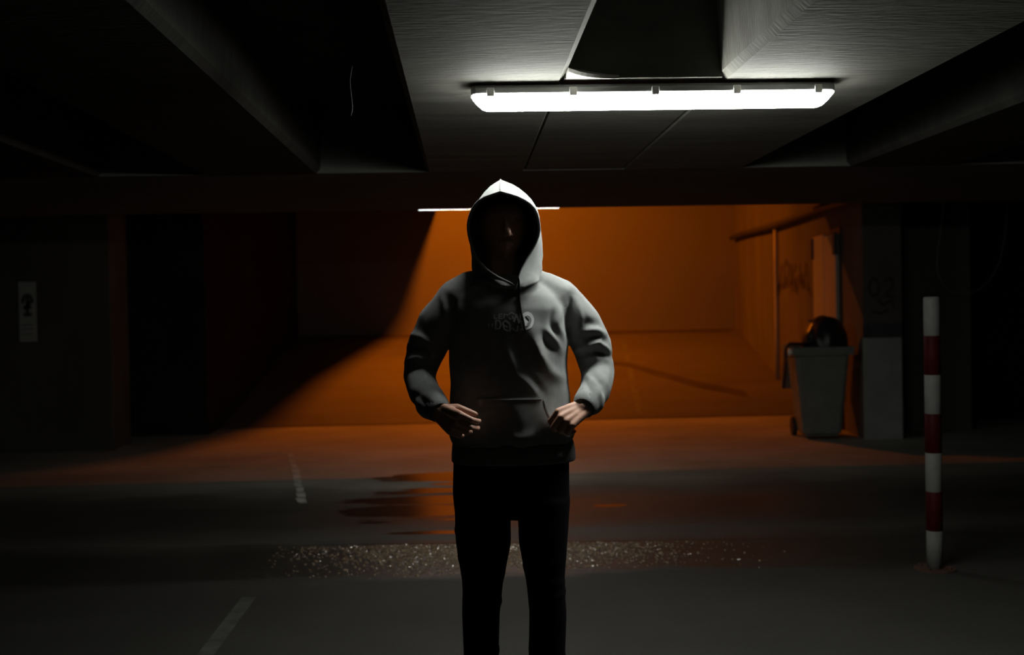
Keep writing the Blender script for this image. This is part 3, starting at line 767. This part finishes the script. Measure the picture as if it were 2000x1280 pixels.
# general softness of the cloth
rs = np.random.default_rng(2)
for k in range(14):
    v = rs.normal(size=3)*np.array([1, .8, .6]); v /= np.linalg.norm(v); f_ = rs.uniform(28, 62); disp += .0009*np.sin(co@v*f_+rs.uniform(0, 6.3))
co2 = co + no*disp[:, None]
me.vertices.foreach_set('co', co2.ravel()); me.update()
hood_o = link('hoodie', me, M_hoodie, per, True); hood_o['label'] = 'charcoal fleece sweatshirt'
tri = [tuple(p.vertices) for p in me.polygons]
BV = BVHTree.FromPolygons([Vector(v) for v in co2], tri)
def front_y(x, z, off=.0015, default=-.13):
    h = BV.ray_cast(Vector((x, -1.0, z)), Vector((0, 1, 0)))
    return (h[0].y if h[0] is not None else default) - off
# hem band: ribbed knit
def ribbed(name, secs, n, depth, parent, mat):
    V = []; Fc = []
    for z, xc, hw, yf, yb in secs:
        yc = (yf+yb)/2; hy_ = (yb-yf)/2
        for k in range(n):
            a = 2*math.pi*k/n; r_ = 1 + (depth if k % 2 else -depth); c, q = math.cos(a), math.sin(a)
            V.append((xc+hw*r_*math.copysign(abs(c)**.87, c), yc+hy_*r_*math.copysign(abs(q)**.87, q), z))
    for i in range(len(secs)-1):
        for k in range(n):
            k2 = (k+1) % n; Fc.append((i*n+k, i*n+k2, (i+1)*n+k2, (i+1)*n+k))
    return raw(name, V, Fc, mat, parent, True)
ribbed('hem_band', [(.975, .016, .190, -.125, .115), (.955, .017, .196, -.132, .12), (.93, .018, .199, -.135, .122), (.905, .018, .200, -.135, .122), (.899, .018, .196, -.131, .118), (.905, .018, .188, -.125, .112)], 120, .006, hood_o, M_rib_knit)
for sx in (-1, 1):
    a = np.array(ARM[sx][4]); b = np.array(ARM[sx][5]); d = (b-a)/np.linalg.norm(b-a)
    V = []; n = 40; u_ = np.cross(d, (0, 0, 1)); u_ /= np.linalg.norm(u_); w_ = np.cross(u_, d); prof = [(-.012, .036), (.005, .0385), (.03, .0365), (.048, .034), (.05, .031), (.04, .028)]
    for s_, r_ in prof:
        for k in range(n):
            an = 2*math.pi*k/n; rr = r_*(1+(.025 if k % 2 else -.025)); V.append(b + d*s_*.7 + rr*(math.cos(an)*u_+math.sin(an)*w_))
    Fc = [(i*n+k, i*n+(k+1) % n, (i+1)*n+(k+1) % n, (i+1)*n+k) for i in range(len(prof)-1) for k in range(n)]
    raw('cuff', V, Fc, M_rib_knit, hood_o, True)
# kangaroo pocket: a patch following the front, slanted openings
outl = [(928, 778), (1060, 777), (1066, 800), (1080, 832), (1100, 852), (1102, 872), (890, 876), (888, 856), (908, 834), (922, 802)]
def drape(name, outline, off, mat, parent, thick=.003, cell=.010, dyy=-.13):
    pts = [P(x, y, dyy) for x, y in outline]
    xs = [p[0] for p in pts]; zs = [p[1] for p in pts]
    bm = bmesh.new(); bm.faces.new([bm.verts.new((x, 0, z)) for x, z in pts])
    for ax, lo_, hi_ in ((0, min(xs), max(xs)), (2, min(zs), max(zs))):
        c = lo_+cell
        while c < hi_:
            pc = [0, 0, 0]; pc[ax] = c; nn = [0, 0, 0]; nn[ax] = 1
            bmesh.ops.bisect_plane(bm, geom=bm.verts[:]+bm.edges[:]+bm.faces[:], plane_co=pc, plane_no=nn); c += cell
    for v in bm.verts: v.co.y = front_y(v.co.x, v.co.z, off)
    for f in bm.faces:
        if f.normal.y > 0: f.normal_flip()
    bm.normal_update()
    r = bmesh.ops.extrude_face_region(bm, geom=bm.faces[:])
    for v in [q for q in r['geom'] if isinstance(q, bmesh.types.BMVert)]: v.co.y += thick*1.6
    return bm_obj(name, bm, mat, parent, False)
pk = drape('pocket', outl, .0045, M_hoodie, hood_o, .004)
pk.data.polygons.foreach_set('use_smooth', [True]*len(pk.data.polygons))
em = pk.modifiers.new('e', 'EDGE_SPLIT'); em.split_angle = math.radians(50)
# stitched seams of the pocket
def seam(name, line, off, r_=.0012, n=24, mat=None, parent=None, dyy=-.13):
    p = [P(x, y, dyy) for x, y in line]; q = catmull(p, n)
    return tube(name, [(x, front_y(x, z, off), z) for x, z in q], r_, mat or M_hoodie, parent or hood_o, 6)
seam('pocket_seam', [(930, 781), (990, 780), (1058, 780)], .0055)
seam('pocket_seam', [(1062, 782), (1069, 803), (1083, 834), (1100, 852)], .006)

# chest print
LX = lambda cx, cy: (940+cx/16.667, 590+cy/16.667)
def lpoly(pts, off, mat, parent): return drape('print_piece', [LX(*p) for p in pts], off, mat, parent, .0006, .006, -.12)
pr = thing('chest_print', (0, 0, 0), '', ''); del pr['label'], pr['category']; bpy.data.objects.remove(pr)
D_out = [(1335, 400), (1420, 335), (1520, 315), (1620, 360), (1690, 450), (1720, 570), (1700, 700), (1640, 820), (1540, 885), (1425, 910), (1395, 780), (1365, 600)]
D_in = [(1440, 450), (1530, 437), (1600, 490), (1635, 580), (1622, 665), (1570, 745), (1500, 790), (1435, 785), (1500, 740), (1520, 660), (1562, 600), (1500, 520)]
big = lpoly(D_out, .0022, M_print, hood_o); big.name = 'chest_print'; big['label'] = 'pale rounded lettering printed on the chest'
inn = lpoly(D_in, .0034, M_hoodie, hood_o); inn.name = 'print_counter'
def lstroke(a, b, w):
    a = np.array(a, float); b = np.array(b, float); d = (b-a)/np.linalg.norm(b-a); n_ = np.array([-d[1], d[0]])*w/2
    return lpoly([tuple(a-n_), tuple(b-n_), tuple(b+n_), tuple(a+n_)], .0022, M_print, hood_o)
for a, b, w in [((1060, 650), (1140, 395), 60), ((1140, 400), (1230, 690), 62), ((1232, 690), (1275, 385), 50),
                ((770, 600), (925, 705), 75), ((735, 760), (850, 825), 55), ((760, 895), (875, 945), 50), ((700, 660), (745, 900), 50), ((780, 600), (700, 680), 45),
                ((960, 340), (1085, 400), 45), ((880, 505), (960, 575), 50), ((1020, 460), (1035, 560), 45), ((885, 420), (960, 345), 40),
                ((930, 720), (930, 965), 75), ((985, 850), (1135, 965), 60), ((1160, 965), (1185, 770), 50),
                ((1300, 600), (1335, 890), 62), ((1255, 890), (1385, 905), 55), ((355, 695), (355, 825), 34), ((240, 700), (245, 825), 34),
                ((470, 600), (460, 870), 50), ((470, 600), (590, 610), 45), ((590, 610), (640, 740), 50), ((640, 740), (580, 870), 50), ((580, 870), (460, 870), 45),
                ((420, 400), (420, 540), 45), ((420, 540), (520, 540), 40), ((580, 400), (570, 540), 45), ((580, 400), (690, 395), 40), ((575, 470), (670, 470), 36), ((570, 540), (690, 540), 40), ((740, 400), (740, 540), 44), ((740, 400), (850, 410), 40), ((850, 410), (850, 470), 40)]:
    lstroke(a, b, w)

# hood: arches from the front rim back to the crown seam, ending at the collar
cxh = -.004
def arch(half_l, half_r, n=25):
    """half profiles from crown to collar, as (dx, y, z) -> full arch left..right"""
    l = catmull(half_l, n); r_ = catmull(half_r, n)
    return [(cxh-p[0], p[1], p[2]) for p in l[::-1]] + [(cxh+p[0], p[1], p[2]) for p in r_[1:]]
def marks(lst, side):
    out = []
    for px, py, dy in lst:
        x, z = P(px, py, dy); out.append((side*(x-cxh), dy, z))
    return out
rimR = marks([(977, 375, -.150), (1016, 387, -.146), (1042, 405, -.130), (1052, 430, -.105), (1053, 456, -.09), (1042, 485, -.088), (1028, 510, -.098), (1018, 530, -.113), (1013, 546, -.126), (1009, 558, -.131), (1004, 566, -.13)], 1)
rimL = marks([(977, 375, -.150), (941, 389, -.146), (924, 407, -.13), (915, 432, -.105), (915, 455, -.09), (921, 480, -.085), (932, 507, -.092), (950, 527, -.102), (975, 543, -.108), (998, 554, -.114), (1008, 562, -.116)], -1)
m1R = marks([(977, 362, -.10), (1012, 374, -.095), (1039, 395, -.08), (1051.5, 422, -.062), (1054, 448, -.05), (1055, 475, -.045), (1051, 497, -.05), (1046, 517, -.065), (1040, 534, -.085), (1034, 549, -.11), (1030, 560, -.118)], 1)
m1L = marks([(977, 362, -.10), (947, 377, -.095), (928, 401, -.08), (917, 423, -.062), (914.5, 445, -.05), (917.5, 467, -.045), (924, 490, -.05), (934, 513, -.065), (948, 532, -.085), (962, 548, -.108), (972, 558, -.118)], -1)
m2R = marks([(977, 352, -.05), (1007, 363.5, -.045), (1035, 387, -.035), (1051, 415, -.022), (1055, 441, -.012), (1058, 466, -.005), (1060, 486, 0), (1060, 505, 0), (1059, 519, -.01), (1057, 534, -.03), (1054, 548, -.06)], 1)
m2L = marks([(977, 352, -.05), (953, 368, -.045), (932, 396, -.035), (919, 415, -.022), (914, 436, -.012), (915, 455, -.005), (920, 478, 0), (927, 500, 0), (930, 514, -.01), (934, 528, -.03), (940, 545, -.06)], -1)
m3 = [(0, .03, 1.808), (.040, .032, 1.785), (.082, .035, 1.738), (.103, .04, 1.69), (.110, .045, 1.645), (.110, .05, 1.60), (.108, .05, 1.57), (.107, .05, 1.545), (.108, .045, 1.525), (.108, .035, 1.505), (.106, .02, 1.485)]
m4 = [(0, .085, 1.785), (.034, .084, 1.762), (.067, .083, 1.718), (.084, .084, 1.675), (.09, .085, 1.635), (.09, .086, 1.60), (.089, .088, 1.57), (.09, .09, 1.545), (.092, .09, 1.525), (.094, .085, 1.505), (.094, .075, 1.488)]
m5 = [(0, .125, 1.735), (.022, .124, 1.72), (.042, .122, 1.688), (.052, .121, 1.655), (.055, .12, 1.625), (.055, .12, 1.595), (.055, .122, 1.568), (.057, .125, 1.545), (.06, .126, 1.525), (.062, .122, 1.508), (.062, .112, 1.492)]
m6 = [(0, .138, 1.70), (.004, .138, 1.69), (.006, .137, 1.665), (.006, .136, 1.64), (.006, .135, 1.615), (.006, .135, 1.59), (.006, .136, 1.565), (.006, .138, 1.545), (.006, .138, 1.525), (.006, .134, 1.508), (.006, .122, 1.494)]
ctrl = [arch(rimL, rimR), arch(m1L, m1R), arch(m2L, m2R), arch([(q[0]*.94, q[1], q[2]) for q in m3], m3), arch(m4, m4), arch(m5, m5), arch(m6, m6)]
nA = len(ctrl[0]); nv = 34
cols = [catmull([c[i] for c in ctrl], nv) for i in range(nA)]
V = []; Fc = []
mid_i = nA//2
for j in range(nv):
    for i in range(nA):
        p = cols[i][j].copy()
        s = (i-mid_i)/mid_i
        # soft drape wrinkles towards the neck
        k = max(0, abs(s)-.55)/.45
        p[0] += math.copysign(1, s)*k*.003*math.sin(p[2]*130+j*.5) if s else 0
        V.append(p)
for j in range(nv-1):
    for i in range(nA-1): Fc.append((j*nA+i, (j+1)*nA+i, (j+1)*nA+i+1, j*nA+i+1))
hd_o = raw('hood', V, Fc, M_hoodie, hood_o, True); hd_o['label'] = 'raised hood with a pointed crown'
bm = bmesh.new(); bm.from_mesh(hd_o.data); bmesh.ops.recalc_face_normals(bm, faces=bm.faces[:])
# outward normals
c0 = Vector((cxh, 0, 1.65))
if sum(1 for f in bm.faces if f.normal.dot(f.calc_center_median()-c0) > 0) < len(bm.faces)/2:
    for f in bm.faces: f.normal_flip()
bm.to_mesh(hd_o.data); bm.free()
so = hd_o.modifiers.new('t', 'SOLIDIFY'); so.thickness = .005; so.offset = -1
# rim casing and centre seam
tube('hood_rim', [tuple(np.array(p)+np.array([0, .003, 0])) for p in ctrl[0]], .0042, M_hoodie, hood_o, 8)
tube('hood_seam', [tuple(np.array(cols[mid_i][j])+np.array([0, 0, .0008])) for j in range(1, nv-2)], .0014, M_hoodie, hood_o, 6)
# drawstring
dl = [(1012, 541), (1014, 552), (1015, 570), (1016, 590), (1019, 612), (1023, 630), (1025, 645)]
q = catmull([P(x, y, -.13) for x, y in dl], 26)
tube('drawstring', [(x, min(front_y(x, z, .003), -.128 if z > 1.45 else 0), z) for x, z in q], .0026, M_cord, hood_o, 8)

# ---- trousers
g = Geo()
g.loft([(.722, .009, .17, -.10, .10), (.75, .0085, .187, -.115, .118), (.80, .008, .190, -.118, .125), (.90, .0105, .188, -.118, .115), (.96, .012, .175, -.11, .105)], 40)
for sx in (-1, 1):
    secs = []
    for k, (x, z, r) in enumerate(LEG[sx][::-1]):
        dy = [.012, .012, .008, -.003, -.012, -.01, 0][k]; yr = [.07, .07, .075, .078, .078, .095, .11][k]
        secs.append((z, x, r, dy-yr, dy+yr))
    x, z, r = LEG[sx][-1]; secs.insert(0, (.055+GZ, x, r*1.08, -.065, .085))
    q = []
    zs = [s[0] for s in secs]
    for zz_ in np.linspace(zs[0], zs[-1]-.02, 40):
        q.append((zz_,) + tuple(float(np.interp(zz_, zs, [s[j] for s in secs])) for j in range(1, 5)))
    g.loft(q, 32)
me = voxel_mesh(g.V, g.F, .0075, 6, 'trousers')
co = np.empty(len(me.vertices)*3); me.vertices.foreach_get('co', co); co = co.reshape(-1, 3)
no = np.empty(len(me.vertices)*3); me.vertex_normals.foreach_get('vector', no); no = no.reshape(-1, 3)
d_ = np.zeros(len(co))
for k, z0 in enumerate((.16, .21, .27, .46, .52, .57, .70)):
    d_ += .004*np.exp(-((co[:, 2]-z0-.25*(abs(co[:, 0]-.01)-.1)*(1 if k % 2 else -1))/.012)**2)*(.5+.5*np.sin(co[:, 0]*30+k))
me.vertices.foreach_set('co', (co+no*d_[:, None]).ravel()); me.update()
tr = link('trousers', me, M_trouser, per, True); tr['label'] = 'black slim trousers'
# ---- shoes
for sx in (-1, 1):
    x, z, r = LEG[sx][-1]
    an = -sx*.14
    T = Matrix.Translation((x, .03, GZ)) @ Matrix.Rotation(an, 4, 'Z')
    def shoe_loft(secs, n=28):
        V = []
        for y, hw, z0, z1 in secs:
            for k in range(n):
                a = 2*math.pi*k/n; c, s_ = math.cos(a), math.sin(a); zc, hz_ = (z0+z1)/2, (z1-z0)/2
                V.append(T @ Vector((hw*math.copysign(abs(c)**.8, c), y, zc+hz_*math.copysign(abs(s_)**.8, s_))))
        Fc = [tuple(range(n)), tuple(range((len(secs)-1)*n, len(secs)*n))[::-1]]
        for i in range(len(secs)-1):
            for k in range(n): Fc.append((i*n+k, (i+1)*n+k, (i+1)*n+(k+1) % n, i*n+(k+1) % n))
        return V, Fc
    V, Fc = shoe_loft([(.085, .02, .03, .07), (.075, .036, .02, .10), (.03, .042, .018, .115), (-.02, .043, .018, .11), (-.07, .046, .018, .085), (-.13, .05, .018, .062), (-.18, .042, .018, .052), (-.205, .02, .02, .04)])
    sh = raw('shoe', V, Fc, M_shoe, per, True)
    V, Fc = shoe_loft([(.092, .02, 0, .022), (.08, .04, 0, .026), (.0, .045, 0, .026), (-.07, .048, 0, .026), (-.13, .054, 0, .026), (-.18, .047, 0, .026), (-.214, .022, .004, .024)])
    raw('sole', V, Fc, M_sole, sh, True)
    tube('lace', [T @ Vector((-.03, -.05, .098)), T @ Vector((.0, -.055, .103)), T @ Vector((.03, -.05, .098))], .003, M_cord, sh, 6)
